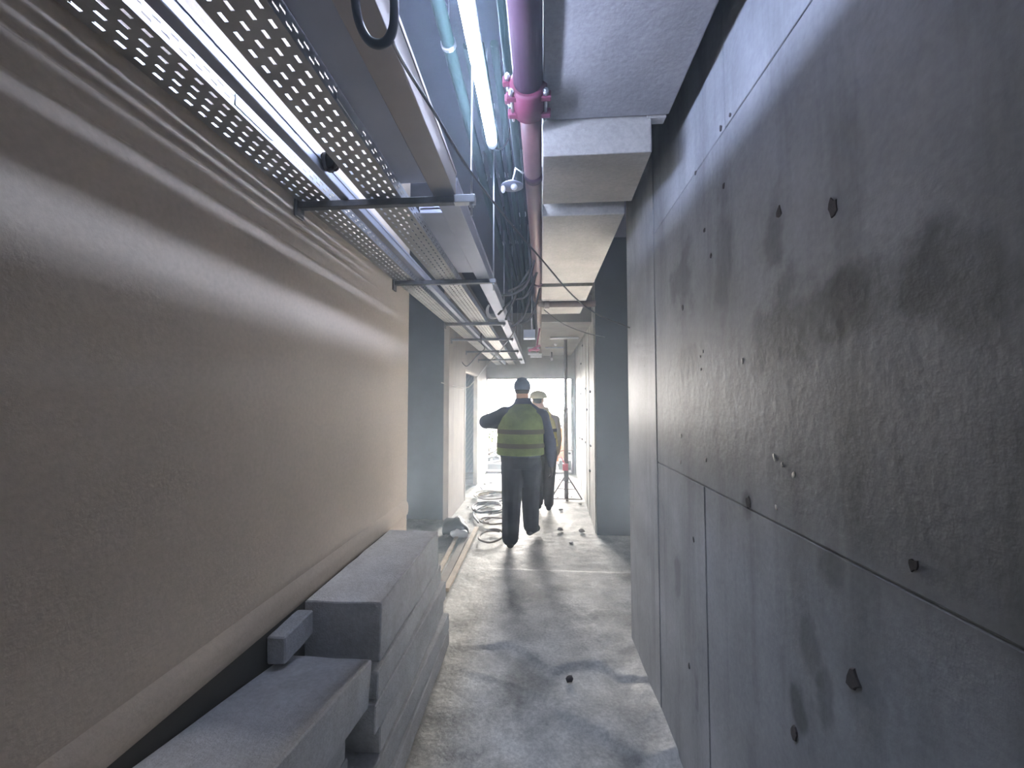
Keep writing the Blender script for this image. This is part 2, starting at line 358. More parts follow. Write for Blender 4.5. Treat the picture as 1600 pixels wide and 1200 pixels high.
# ------------------------------------------------------------------ cable containment on the left
ZT = 2.50
def perf_sheet(m, o, u, w, Lu, rows, pitch, slot=.5, lens=None):
    """sheet in the u,w plane with staggered slots; rows = list of (width, is_slot_row)"""
    o = Vector(o); u = Vector(u); w = Vector(w)
    n = int(Lu / (pitch/2)); ws = [0]
    for a, _ in rows: ws.append(ws[-1] + a)
    base = len(m.v); k = len(ws)
    for i in range(n + 1):
        for c in ws: m.v.append(tuple(o + u * (i*pitch/2) + w * c))
    for i in range(n):
        for r, (_, isslot) in enumerate(rows):
            if isslot and (i + isslot) % 2: continue
            m.f.append([base+i*k+r, base+(i+1)*k+r, base+(i+1)*k+r+1, base+i*k+r+1]); m.sm.append(False)
def tray(x0, x1, h, label, y0=-.6, y1=9.1):
    t = root_at('cable_tray', label, 'cable tray')
    wd = x1 - x0; nr = 4
    g = wd / (nr*2 + 1); rows = []
    for i in range(nr): rows += [(g*1.45, 0), (g*.55, 1 + i % 2)]
    rows.append((wd - sum(a for a, _ in rows), 0))
    m = MB(); perf_sheet(m, (x0, y0, ZT), (0, 1, 0), (1, 0, 0), y1-y0, rows, .046)
    b = m.build('tray_bed', M_tray, t)
    for xx in (x0, x1):
        m = MB(); perf_sheet(m, (xx, y0, ZT), (0, 1, 0), (0, 0, 1), y1-y0, [(h*.30, 0), (h*.16, 1), (h*.54, 0)] if xx == x0 else [(h*.22, 0), (h*.14, 1), (h*.18, 0), (h*.14, 2), (h*.32, 0)], .046)
        m.build('side_rail', M_galv, t)
    for o in t.children:
        s = o.modifiers.new('gauge', 'SOLIDIFY'); s.thickness = .0015; s.offset = 0
    for yy in (1.05, 3.55, 6.2):
        MB().box((x1+.001, yy, ZT+.01), (x1+.004, yy+.16, ZT+h-.008)).build('joint_plate', M_galv, t, .001, 1)
    rebase(t, ((x0+x1)/2, y0, ZT)); return t
tray(-1.022, -.882, .052, 'perforated steel cable tray running along the brown wall, leftmost of the trays')
tray(-.727, -.577, .054, 'perforated steel cable tray with bright slotted rail, between the narrow and wide trunking')
def trunk(x0, x1, h, y0, y1, label, m1, lip=True, group=None, z=ZT):
    t = root_at('cable_trunking', label, 'trunking', group)
    MB().box((x0, y0, z), (x1, y1, z+h)).build('trunking_body', m1, t, .003, 2)
    if lip: MB().box((x0-.003, y0, z+h-.012), (x1+.003, y1, z+h+.004)).build('lid', m1, t, .001, 1)
    rebase(t, ((x0+x1)/2, y0, z)); return t
trunk(-.838, -.80, .046, -.6, 9.0, 'narrow closed steel trunking with blue lit side, between the two perforated trays', M_trunk)
trunk(-.574, -.455, .03, -.6, 1.56, 'wide flat grey trunking above the first support bar, nearest the camera', M_trunk, True, None, ZT+.048)
trunk(-.574, -.455, .03, 1.82, 2.69, 'short flat grey trunking between first and second support bars', M_trunk, True, None, ZT+.048)
trunk(-.44, -.348, .10, -.6, 1.585, 'tall brown underside trunking with bright lit side, behind the black hose loop', M_trunk_brown)
trunk(-.44, -.348, .085, 1.60, 8.8, 'long pale trunking running on from the first support bar to the end opening', M_trunk)
bars = [(1.585, -1.03, -.27), (2.69, -1.03, -.305), (4.17, -1.03, -.37), (5.23, -1.20, -.36), (6.5, -1.24, -.36), (7.8, -1.24, -.36)]
ordn = ['first support bar from the camera, under trays beside the tall hanger rod', 'second support bar from the camera, above the left dark doorway edge', 'third support bar from the camera, under the trays', 'fourth support bar from the camera, near the grey junction box', 'fifth support bar from the camera, under the far trays', 'last support bar under the trays before the bright opening']
for i, (y, x0, x1) in enumerate(bars):
    t = root_at('support_bar', 'dark steel ' + ordn[i], 'support bar', 'strut channels under the cable trays')
    m = MB().box((x0, y-.016, ZT-.032), (x1, y+.016, ZT-.003)); m.build('strut_channel', M_strut, t, .003, 1)
    if i == 0: MB().box((x1-.085, y-.018, ZT-.033), (x1+.004, y+.018, ZT-.001)).build('bright_end', M_galv, t, .002, 1)
    for xx in ((x1-.018,) if i else (x1-.012,)):
        MB().tube([(xx, y+.0, ZT-.085), (xx, y, ZC)], .005, 8).build('threaded_rod', M_galv, t)
        MB().tube([(xx, y, ZT-.047), (xx, y, ZT-.033)], .011, 6).build('nut', M_galv, t)
    MB().box((x0, y-.03, ZT-.07), (x0+.012, y+.03, ZT+.005)).build('wall_bracket', M_strut, t, .003, 1)
    rebase(t, (x0, y, ZT-.033))
# dark knob wrapped round the narrow trunking
t = root_at('cable_knot', 'dark lumpy ball of wound cable tied to the narrow blue lit trunking', 'cable')
m = MB(); r = random.Random(3); c = Vector((-.775, 1.375, 2.535))
m.ball(c, .026, 12, 8); m.build('core', M_black, t)
for k in range(4):
    ax = Matrix.Rotation(r.uniform(0, PI), 3, 'Y') @ Matrix.Rotation(r.uniform(0, PI), 3, 'X')
    MB().tube([c + ax @ Vector((.030*math.cos(a*PI/8), .030*math.sin(a*PI/8), .004*math.sin(a))) for a in range(17)], .006, 6).build('cable_turn', M_cable, t)
rebase(t, c)

# ------------------------------------------------------------------ tube lamp
def tube_lamp(LX, LZ, ya, yb, label, hang=True, r=.024, glow=None):
    t = root_at('tube_lamp', label, 'lamp', 'tube lamps')
    MB().tube([(LX, ya, LZ), (LX, yb, LZ)], r, 16).build('glowing_tube', glow or M_tube, t)
    for y0, y1 in ((yb, yb+.05), (ya-.05, ya)): MB().tube([(LX, y0, LZ), (LX, y0+(y1-y0)*.6, LZ), (LX, y1, LZ)], [r+.002, r+.002, r*.75], 16).build('end_cap', M_cap, t)
    if hang:
        MB().box((LX-r, ya-.04, LZ+r+.004), (LX+r, yb+.04, LZ+r+.05)).build('batten', M_plastic, t, .006)  # unseen body added to keep the tube's light off the ceiling
        for y in (ya+.2, yb-.25): MB().tube([(LX, y, LZ+r+.05), (LX, y, ZC)], .003, 6).build('hanger_wire', M_galv, t)
        MB().tube(smooth_path([(LX, yb+.05, LZ), (LX+.03, yb+.12, LZ+.02), (LX+.08, yb+.2, LZ+.12), (LX+.1, yb+.3, LZ+.3)]), .006, 6).build('lead', M_cable, t)
    else:
        MB().box((LX-.060, ya-.05, ZT+.083), (LX-.057, yb+.06, LZ+.17)).box((LX-.060, ya-.05, LZ+.17), (LX-.025, yb+.06, LZ+.173)).build('added_light_shield', M_galv, t)  # sheet added to block the low tube's light towards the left wall
        for y in (ya+.1, yb-.1): MB().box((LX-.03, y-.01, ZT+.083), (LX+.03, y+.01, LZ-r)).build('clip', M_galv, t)
    rebase(t, (LX, (ya+yb)/2, LZ))
tube_lamp(-.314, EYE + 1.70, .9, 2.5, 'glowing white tube lamp hanging between green pipes and red pipe', True, .031)
tube_lamp(-.51, EYE + .968, .15, 1.55, 'second glowing tube lamp, added unseen on the flat grey trunking behind the tall one', False, .013, M_tube2)  # extra unseen lamp, added for the light streak on the right wall

# ------------------------------------------------------------------ pipes overhead
t = root_at('sprinkler_pipe', 'red primed main pipe along the ceiling with a bolted coupling near the lamp', 'pipe')
ZP = 2.86
MB().tube([(-.052, -.6, ZP), (-.047, 1.0, ZP), (-.044, 1.46, ZP)], .056, 22).build('near_length', M_redpipe, t)
MB().tube([(-.040, 1.56, ZP-.01), (-.036, 2.2, ZP-.01), (-.020, 4.46, ZP-.01)], .045, 20).build('middle_length', mat('brown_red_pipe', (.15, .075, .075), .4, var=.25, scale=9), t)
MB().tube([(-.018, 4.60, ZP-.01), (-.006, 9.2, ZP-.03)], .036, 16).build('far_length', mat('pale_pipe', (.42, .34, .30), .45, var=.2, scale=9), t)
cp = MB(); cx, cz = -.043, ZP-.003
cp.tube([(cx, 1.44, cz), (cx, 1.45, cz), (cx, 1.575, cz), (cx, 1.585, cz)], [.062, .072, .072, .058], 24)
c_ = cp.build('coupling', M_coupling, t)
for sx, sz in ((-1, .35), (-1, -.55), (1, .3), (1, -.6)):
    px_, pz_ = cx + sx*(.080 if sz > 0 else .066), cz + sz*.07
    MB().box((px_-.020, 1.455, pz_-.015), (px_+.020, 1.478, pz_+.015)).build('ear', M_coupling, c_, .004)
    MB().box((px_-.020, 1.545, pz_-.015), (px_+.020, 1.568, pz_+.015)).build('ear', M_coupling, c_, .004)
    MB().tube([(px_, 1.43, pz_), (px_, 1.595, pz_)], .006, 6).build('bolt', M_galv, c_)
    MB().tube([(px_, 1.438, pz_), (px_, 1.455, pz_)], .011, 6).build('nut', M_galv, c_)
for y, rr in ((2.02, .05), (3.9, .049)): MB().tube([(-.034+.006*(y-2), y, ZP-.01), (-.034+.006*(y-2), y+.05, ZP-.01)], rr, 20).build('collar', M_redpipe, t)
MB().tube([(-.019, 4.43, ZP-.01), (-.019, 4.47, ZP-.01), (-.019, 4.59, ZP-.01), (-.019, 4.63, ZP-.01)], [.05, .066, .066, .045], 18).build('tee_clamp', M_rust, t)
rebase(t, (-.03, 4, ZP))
t = root_at('branch_pipe', 'brown cross pipe branching from the main pipe to the right wall opening', 'pipe')
MB().tube([(.05, 4.53, 2.77), (.622, 4.53, 2.77)], .037, 16).build('pipe_length', M_brownpipe, t)
MB().tube([(.045, 4.53, 2.77), (.10, 4.53, 2.77)], .048, 16).build('collar', M_rust, t)
MB().tube([(-.02, 4.53, 2.79), (.05, 4.53, 2.77)], .04, 12).build('elbow', M_rust, t)
rebase(t, (.05, 4.53, 2.77))
gi = 0
gl = ['thick green pipe left of the glowing tube', 'second green pipe, beyond the lamp end on the left', 'middle green pipe of the bank behind the lamp', 'fourth green pipe in the bank behind the lamp', 'slim green pipe close against the left of the red pipe']
for x, z, rr, y0, y1 in ((-.475, 3.52, .034, -.5, 6.5), (-.385, 3.54, .023, 2.1, 7.5), (-.315, 3.54, .023, 2.1, 7.5), (-.24, 3.54, .023, 2.0, 7.5), (-.145, 3.2, .022, -.5, 7.8)):
    t = root_at('green_pipe', gl[gi] + ', running along the corridor', 'pipe', 'green water pipes overhead'); gi += 1
    MB().tube([(x, y0, z), (x, 2.0, z), (x, 4.0, z-.02), (x+.02, y1, z-.1)], rr, 14).build('pipe_length', M_green, t)
    for y in (1.15, 1.95, 3.2, 4.6):
        if y < y0 + .1: continue
        MB().tube([(x, y, z), (x, y+.025, z)], rr+.006, 14).build('clip', M_galv, t)
        MB().tube([(x, y+.012, z+rr), (x, y+.012, ZC)], .004, 6).build('hanger_rod', M_galv, t)
    rebase(t, (x, 2, z))
# saucer shaped bracket lamp beside the main pipe
t = root_at('bulkhead_lamp', 'small grey saucer lamp with pale bulbs beside the red pipe below the tube', 'lamp')
c = at_y(800, 292, 2.05)
MB().loft([((c.x, c.y, c.z+.030), .012, .012), ((c.x, c.y, c.z+.022), .03, .03), ((c.x, c.y, c.z+.008), .058, .05), ((c.x, c.y, c.z), .06, .052)], 18).build('saucer', M_saucer, t)
MB().ball((c.x+.012, c.y-.02, c.z-.012), (.018, .018, .016)).build('bulb', M_plastic, t)
MB().ball((c.x-.045, c.y-.02, c.z-.022), (.012, .012, .02)).build('bulb', M_plastic, t)
MB().tube([(c.x, c.y, c.z+.02), (c.x+.02, c.y, c.z+.1), (c.x+.06, c.y, ZP)], .006, 6).build('bracket', M_galv, t)
rebase(t, c)

# ------------------------------------------------------------------ cables
def cable(name, label, pts, r, m, cat='cable', group=None, k=6):
    o = MB().tube(smooth_path(pts, k), r, 7).build(name, m); return tag(o, label, cat, group)
lp = [(612,-62),(590,-74),(566,-58),(556,-20),(556,8),(562,38),(574,60),(588,69),(603,66),(613,48),(616,20),(615,-20),(611,-55),(604,-70),(608,-78),(640,-75)]
cable('hose_loop', 'thick black hose loop hanging in front of the tall trunking at the top', [at_y(x, y, .74 + .004*(i > 8)) for i, (x, y) in enumerate(lp)] + [Vector((-.24, .76, 2.75)), Vector((-.23, .8, ZC))], .0092, M_black, 'hose', None, 8)
cable('hanging_wire', 'long thin dark wire sagging from the hose loop to the right wall',
      [at_y(611, 60, .745), at_y(638, 112, .95), at_y(680, 178, 1.15), at_y(735, 268, 1.45), at_y(796, 347, 1.8), at_y(850, 410, 2.1), at_y(895, 462, 2.4), at_y(935, 492, 2.65), at_x(984, 512, .625)], .0045, M_cable)
cable('hanging_wire', 'thin wire sagging from the branch pipe to the far right wall', [at_y(850, 484, 4.5), at_y(880, 506, 4.7), at_y(915, 520, 4.9), at_y(945, 527, 5.05)], .006, M_cable)
cable('hanging_wire', 'pale loose wire dangling beside the far left doorway', [at_y(690, 598, 5.35), at_y(728, 606, 6.2), at_y(745, 590, 6.6), at_y(768, 562, 6.9), at_y(778, 548, 7.2)], .009, M_palecable)
cable('hanging_wire', 'dark wire hooked under the far trays above the left doorway', [at_y(758, 512, 5.2), at_y(752, 522, 5.2), at_y(752, 535, 5.2), at_y(757, 545, 5.3), at_y(745, 556, 5.5), at_y(730, 572, 5.9), at_y(722, 566, 6.1)], .008, M_cable)
bl = [([(838,395),(825,440),(806,458),(785,462)], 3.2), ([(842,405),(832,450),(820,490),(808,505)], 3.6), ([(836,420),(826,470),(814,500),(800,510)], 3.7), ([(826,380),(828,430),(815,445),(795,455)], 3.3), ([(846,440),(836,480),(826,500),(812,506)], 4.0)]
bl += [([(846,398),(822,430),(802,470),(790,500)], 3.4), ([(842,418),(822,462),(800,470),(778,492)], 3.5)]
bn = ['uppermost', 'second', 'middle', 'fourth', 'lowest', 'leftmost and straightest', 'longest slanting one']
for i, (pp, y) in enumerate(bl):
    cable('cable_loop', 'black cable drooping behind the red pipe, %s of the bunch' % bn[i], [at_y(a, b, y + .05*j) for j, (a, b) in enumerate(pp)], .011, M_black, 'cable', 'drooping black cables')
cl = []
for a in range(40): cl.append(at_y(770 + 11*math.cos(a*.42) + .1*a, 486 + 12*math.sin(a*.42) - .05*a, 3.95))
cable('cable_coil', 'small coil of pale cable hung on the trays before the third support bar', cl, .005, M_palecable, 'cable', None, 2)
cable('hanging_wire', 'thin wire slanting over the far trays by the junction box', [at_y(760, 470, 3.9), at_y(785, 497, 4.1), at_y(806, 510, 4.4), at_y(788, 540, 5.0), at_y(772, 560, 5.6)], .006, M_cable)
t = root_at('junction_box', 'blue grey junction box under the green pipes at the far end', 'box')
c = at_y(827, 522, 5.0)
MB().box((c.x-.075, c.y, c.z-.055), (c.x+.075, c.y+.12, c.z+.06)).build('box_body', M_boxgrey, t, .006)
MB().box((c.x-.06, c.y-.012, c.z-.06), (c.x+.07, c.y+.01, c.z-.04)).build('cover', M_plastic, t, .003)
MB().tube([(c.x+.03, c.y+.06, c.z+.05), (c.x+.03, c.y+.06, ZC)], .008, 8).build('conduit', M_galv, t)
rebase(t, c)
t = root_at('valve_bracket', 'pink red valve bracket with pale plates at the far end of the main pipe', 'bracket')
c = at_y(836, 543, 6.2)
MB().box((c.x-.12, c.y, c.z-.015), (c.x+.06, c.y+.05, c.z+.01)).build('upper_plate', M_plastic, t, .003)
MB().box((c.x-.10, c.y-.01, c.z-.05), (c.x+.07, c.y+.05, c.z-.02)).build('red_plate', M_pink, t, .003)
MB().bar((c.x-.10, c.y-.02, c.z-.06), (c.x+.08, c.y-.02, c.z+.03), .02, .03).build('lever', M_pink, t)
MB().box((c.x-.11, c.y, c.z-.11), (c.x+.06, c.y+.05, c.z-.075)).build('lower_plate', M_plastic, t, .003)
MB().tube([(c.x+.03, c.y+.03, c.z-.1), (c.x+.03, c.y+.03, c.z+.05), (-.012, c.y+.03, ZP-.04)], .012, 8).build('stem', M_pink, t)
rebase(t, c)
t = root_at('cable_box', 'white rectangular box at the end of the trays above the opening', 'box')
c = at_y(838, 556, 8.0)
MB().box((c.x-.12, c.y, c.z-.03), (c.x+.11, c.y+.1, c.z+.035)).build('box_body', M_plastic, t, .005)
MB().box((c.x-.125, c.y-.008, c.z+.03), (c.x+.115, c.y+.108, c.z+.045)).build('lid', M_plastic, t, .003)
MB().tube([(c.x, c.y+.05, c.z+.04), (c.x, c.y+.05, ZC)], .008, 8).build('hanger_rod', M_galv, t)
rebase(t, c)
a = at_y(859, 523, 6.6); b = at_y(904, 523, 6.6)
o = MB().tube([(a.x, 6.6, 2.712), (b.x, 6.6, 2.712)], .018, 10).build('white_conduit', M_plastic); tag(o, 'short white conduit crossing the dark far ceiling', 'conduit')
a = at_y(852, 544, 7.8); b = at_y(882, 544, 7.8)
o = MB().tube([(a.x, 7.8, 2.716), (b.x, 7.8, 2.716)], .014, 10).build('white_conduit', M_boxgrey); tag(o, 'grey conduit under the far ceiling, nearer the end opening', 'conduit')
for px, py, y, l in ((868, 538, 7.4, 'small pale ceiling lamp holder by the far grey conduit'), (862, 561, 8.6, 'small pale lamp holder hanging above the right side of the opening')):
    c = at_y(px, py, y); t = root_at('lamp_holder', l, 'lamp holder')
    MB().ball(c, (.028, .028, .035)).build('bulb', M_plastic, t); MB().tube([c + Vector((0, 0, .02)), (c.x, c.y, 2.74)], .012, 8).build('stem', M_cable, t); rebase(t, c)

# ------------------------------------------------------------------ aerated concrete slabs, lower left
def slab(x0, x1, y0, y1, z0, z1, label, rz=0, tilt=0, roll=0):
    cx, cy, cz = (x0+x1)/2, (y0+y1)/2, z0
    hx, hy, h = (x1-x0)/2, (y1-y0)/2, z1-z0
    bm = bmesh.new(); bmesh.ops.create_cube(bm, size=1)
    bmesh.ops.scale(bm, vec=(2*hx, 2*hy, h), verts=bm.verts); bmesh.ops.translate(bm, vec=(0, 0, h/2), verts=bm.verts)
    bmesh.ops.bevel(bm, geom=bm.edges[:], offset=.005, segments=1, affect='EDGES')
    bmesh.ops.subdivide_edges(bm, edges=[e for e in bm.edges if e.calc_length() > .05], cuts=9, use_grid_fill=True)
    sd = random.random()*50
    for vv in bm.verts:
        q = vv.co * 9 + Vector((sd, 0, 0)); d = noise.noise_vector(q) * .0035 + noise.noise_vector(q*4) * .0015; vv.co += d
    for fc in bm.faces: fc.smooth = True
    me = bpy.data.meshes.new('concrete_slab'); bm.to_mesh(me); bm.free(); me.materials.append(M_block); me.set_sharp_from_angle(angle=.5)
    o = bpy.data.objects.new('concrete_slab', me); COL.objects.link(o); o.location = (cx, cy, cz); o.rotation_euler = (tilt, roll, rz)
    return tag(o, label, 'concrete slab', 'aerated concrete slabs stacked by the left wall')
slab(-1.005, -.672, 1.66, 2.60, .565, .805, 'thick grey concrete slab, topmost of the farther stack by the brown wall')
slab(-1.0, -.662, 1.60, 2.66, .452, .562, 'grey concrete slab directly under the topmost slab of the farther stack', .012)
slab(-.99, -.645, 1.58, 2.68, .34, .45, 'grey concrete slab third from top of the farther stack', -.014)
slab(-1.0, -.655, 1.62, 2.70, .228, .338, 'grey concrete slab fourth from top of the farther stack', .01)
slab(-.99, -.632, 1.56, 2.72, .115, .225, 'grey concrete slab second from the floor in the farther stack', -.012)
slab(-1.0, -.622, 1.52, 2.74, .0, .112, 'grey concrete slab lying on the floor under the farther stack', .01)
slab(-1.022, -.665, .34, 1.545, .572, .742, 'broad grey concrete slab with pale top, topmost of the nearest stack', .0, -.168)
slab(-1.0, -.69, .3, .78, .475, .585, 'short grey concrete slab propping up the near end of the tilted topmost slab', .02)
slab(-1.0, -.72, .3, 1.45, .36, .47, 'grey concrete slab in the middle of the nearest stack', -.02)
slab(-1.0, -.70, .3, 1.46, .265, .355, 'grey concrete slab above the protruding low one in the nearest stack', .01)
slab(-1.0, -.585, .3, 1.50, .13, .26, 'low protruding grey concrete slab with pale top showing at the bottom edge', -.005)
slab(-1.0, -.595, .3, 1.49, .0, .127, 'lowest grey concrete slab on the floor in the nearest stack', .006)
o = slab(-1.024, -.955, 1.45, 1.65, .675, .775, 'small pale broken block wedged between the two slab stacks by the wall', .05); o.name = 'broken_block'
o['category'] = 'block'; del o['group']

# ------------------------------------------------------------------ loose things on the floor, left
def stick(name, label, a, b, w, h, m, cat, group=None):
    o = MB().bar(a, b, w, h).build(name, m, None, .002, 1); return tag(o, label, cat, group)
stick('timber_batten', 'long pale timber batten on the floor leading to the black sack', (-.82, 3.45, .03), (-.83, 5.15, .03), .05, .03, M_wood, 'batten')
stick('timber_batten', 'pale timber batten against the left, beside the long one', (-.97, 3.6, .025), (-1.02, 4.9, .025), .045, .025, M_wood, 'batten')
stick('timber_batten', 'grey flat batten between the two pale battens on the floor', (-.89, 3.55, .016), (-.92, 5.0, .016), .07, .018, mat('grey_timber', (.33, .29, .25), .8, var=.3), 'batten')
def lump(name, label, c, r, m, cat, seed, n=14, k=10, amp=.25, group=None):
    mb = MB().ball((0, 0, 0), r, n, k); o = mb.build(name, m)
    for vv in o.data.vertices:
        d = noise.noise(vv.co * (1.2/max(r)) + Vector((seed, 0, 0))) ; vv.co = vv.co * (1 + amp*d*2)
    z = min(vv.co.z for vv in o.data.vertices)
    for vv in o.data.vertices:
        if vv.co.z < z*.55: vv.co.z = z*.55
    o.location = (c[0], c[1], c[2] - z*.55); return tag(o, label, cat, group)
lump('sack', 'crumpled black sack lying by the left partition end', (-1.08, 5.05, .0), (.15, .19, .11), M_bag, 'sack', 3.1, amp=.4)
lump('paper_scrap', 'pale crumpled paper on the front of the black sack', (-1.0, 4.83, .02), (.10, .06, .06), M_plastic, 'paper', 7.7, amp=.35)
def coil(label, c, rx, ry, turns, r, m, seed, name='hose_coil'):
    rd = random.Random(seed); pts = []; n = int(turns*10)
    for i in range(n + 1):
        a = 2*PI*i/10 + seed; k = 1 + .28*noise.noise(Vector((i*.23, seed*3.1, 0))); dx = .35*rx*noise.noise(Vector((i*.11, seed, 5))); dy = .35*ry*noise.noise(Vector((i*.11, seed, 9)))
        pts.append((c[0]+rx*k*math.cos(a)+dx, c[1]+ry*k*math.sin(a)+dy, .01+r+.010*(i//10)+.012*abs(math.sin(a*1.7+seed))))
    return cable(name, label, pts, r, m, 'hose', None, 3)
coil('loop of brown hose lying nearest on the floor left of the walking man', (-.60, 4.86, 0), .15, .20, 1.25, .012, M_rope, 1)
coil('loop of brown hose lying behind the nearest loop, by the sack', (-.64, 5.45, 0), .17, .15, 1.4, .012, M_rope, 2)
coil('tangle of grey cable on the floor left, farther than the hose loops', (-.80, 6.1, 0), .24, .30, 3.6, .010, M_cable, 5, 'cable_tangle')
coil('snarl of pale cable on the floor before the far left doorway', (-.85, 6.9, 0), .26, .25, 3.2, .010, M_palecable, 8, 'cable_tangle')
cable('floor_cable', 'grey cable trailing from the far doorway along the left floor', [(-1.15, 7.6, .02), (-.95, 7.1, .02), (-.7, 7.2, .02), (-.55, 6.8, .02), (-.8, 6.4, .02), (-1.0, 5.9, .02), (-.85, 5.4, .02)], .012, M_cable, 'cable')
stick('timber_batten', 'short batten on the floor beyond the cable tangle', (-1.15, 6.9, .02), (-.55, 7.5, .02), .06, .03, M_wood, 'batten')
rd = random.Random(11)
for i in range(26):
    y = rd.uniform(4.6, 8.9); x = rd.choice([rd.uniform(-1.2, -.45), rd.uniform(.25, .66)])
    s = rd.uniform(.012, .035)
    lump('floor_chip', 'small lump of broken concrete scattered on the corridor floor', (x, y, -.005), (s*1.3, s, s*.7), M_crumb, 'rubble', i*1.7, 7, 5, .3, 'concrete crumbs on the corridor floor')
lump('mortar_lump', 'small dark stone stuck in the floor by the broken screed edge', (.165, 2.45, 0), (.02, .028, .014), M_mark, 'stone', 4.4, 8, 6)

# ------------------------------------------------------------------ prop with tripod
t = root_at('shoring_prop', 'rusty adjustable steel prop on a tripod, standing right of the men', 'prop')
b = Vector((.43, 6.9, 0)); top = 2.72
MB().tube([(b.x, b.y, .30), (b.x, b.y, 1.55)], .040, 14).build('outer_tube', M_rust, t)
MB().tube([(b.x, b.y, 1.5), (b.x, b.y, top)], .031, 12).build('inner_tube', M_rust, t)
MB().tube([(b.x, b.y, 0), (b.x, b.y, .3)], .036, 12).build('foot_tube', M_rust, t)
MB().box((b.x-.035, b.y-.035, top), (b.x+.035, b.y+.035, top+.01)).build('head_plate', M_rust, t)
MB().tube([(b.x, b.y, 1.50), (b.x, b.y, 1.56)], .044, 12).build('collar', M_rust, t)
MB().box((b.x-.06, b.y-.05, .48), (b.x+.03, b.y+.05, .60)).build('red_clamp', mat('red_clamp', (.6, .05, .10), .5), t, .01)
MB().tube([(b.x-.02, b.y-.04, .58), (b.x-.09, b.y-.05, .72)], .012, 8).build('clamp_handle', mat('red_clamp_handle', (.6, .05, .10), .5), t)
MB().tube([(b.x-.1, b.y, .8), (b.x-.04, b.y, .82), (b.x+.12, b.y-.02, .83)], .008, 8).build('pin', M_rust, t)
ft = []
for a in (200, 335, 80):
    q = Vector((b.x + .28*math.cos(math.radians(a)), b.y + .28*math.sin(math.radians(a)), .02)); ft.append(q)
    MB().tube([(b.x, b.y, .42), q], .012, 8).build('leg', M_rust, t)
MB().tube([ft[0], ft[1]], .010, 8).build('brace', M_rust, t)
MB().tube([ft[0].lerp(Vector((b.x, b.y, .42)), .4), ft[1].lerp(Vector((b.x, b.y, .42)), .4)], .008, 8).build('brace', M_rust, t)
rebase(t, b)

# ------------------------------------------------------------------ outside the opening
struct(MB().add([(-30, 9.5, -.04), (30, 9.5, -.04), (30, 60, -.04), (-30, 60, -.04)], [(0, 1, 2, 3)]).build('ground', M_ground))
struct(MB().box((-7, 9.55, 3.9), (7, 16.5, 4.1)).build('added_shade_roof', M_soffit))  # unseen roof added to shade the ground beyond the opening
struct(MB().box((-3.3, 9.55, -.1), (-3.0, 16.5, 3.9)).build('added_shade_wall_left', M_concrete)); struct(MB().box((2.3, 9.55, -.1), (2.6, 16.5, 3.9)).build('added_shade_wall_right', M_concrete))  # unseen side walls added to darken the ground outside
placed = []
for i in range(90):
    y = rd.uniform(10.0, 13.4); x = rd.uniform(-1.9, 1.4) ; s = rd.uniform(.05, .17)
    if i < 14: x = rd.uniform(-2.0, -1.0); y = rd.uniform(11.3, 12.8)
    if any(math.hypot(x-a, y-b) < 1.35*(s+c) for a, b, c in placed) or (x < -.5 and 9.7 < y < 11.3) or (x > .3 and y < 11.4): continue
    placed.append((x, y, s))
    o = MB().ball((0, 0, 0), (s*1.3, s, s*.6), 7, 5).build('rubble_chunk', M_rubble)
    for vv in o.data.vertices: vv.co *= 1 + .5*noise.noise(vv.co*8 + Vector((i*3.3, 0, 0)))
    for p in o.data.polygons: p.use_smooth = False
    o.location = (x, y, s*.3 - .03); o.rotation_euler = (0, 0, rd.uniform(0, 3))
    tag(o, 'angular chunk of rubble on the bright ground outside the opening', 'rubble', 'rubble outside the opening')
for i, (x0, y0, x1, y1, z) in enumerate(((-1.5, 10.25, -.7, 10.45, .30), (-1.5, 10.02, -.6, 10.12, .14), (-1.9, 11.2, -.9, 11.1, .40), (-1.5, 10.55, -.8, 10.65, .46), (-1.9, 11.5, -.9, 11.42, .22))):
    stick('loose_board', ('pale timber', 'dark grubby')[(i+1) % 2] + ' loose board outside on the left, ' + ('second nearest', 'nearest', 'second farthest', 'middle', 'farthest')[i] + ' from the opening', (x0, y0, z*.5), (x1, y1, z+.1), .16, .03, M_oldwood if i % 2 else M_rubble, 'board', 'boards heaped outside on the left')
o = MB().box((-1.4, 9.75, -.03), (-.55, 9.95, .13)).build('concrete_kerb', mat('kerb', (.05, .045, .04), .9), None, .01); tag(o, 'low concrete kerb block just outside the opening on the left', 'kerb')
for i in range(8):
    o = MB().box((.42+rd.uniform(-.02, .02), 9.62+rd.uniform(-.02, .02), .036*i-.04), (.98, 9.98, .036*i-.006)).build('stacked_board', M_oldwood, None, .003, 1)
    tag(o, 'weathered board in the low pile outside right of the prop, ' + ('lowest', 'second from the bottom', 'third from the bottom', 'fourth from the bottom', 'fourth from the top', 'third from the top', 'second from the top', 'topmost')[i], 'board', 'pile of boards outside right')
t = root_at('orange_drum', 'orange plastic drum standing outside in the light right of the men', 'drum')
c = at_y(877, 690, 11.0)
MB().loft([((c.x, 11, -.04), .15, .15), ((c.x, 11, .02), .17, .17), ((c.x, 11, .42), .17, .17), ((c.x, 11, .46), .18, .18), ((c.x, 11, .50), .17, .17), ((c.x, 11, .92), .165, .165), ((c.x, 11, .98), .13, .13)], 20).build('body', M_orange, t)
MB().tube([(c.x, 11, .98), (c.x, 11, 1.03)], .05, 12).build('cap', M_black, t)
rebase(t, (c.x, 11, -.04))
t = root_at('leafy_shrub', 'yellow green leafy shrub outside, under the man\'s raised elbow', 'shrub')
c = at_y(768, 683, 10.9); m = MB(); rr = random.Random(5)
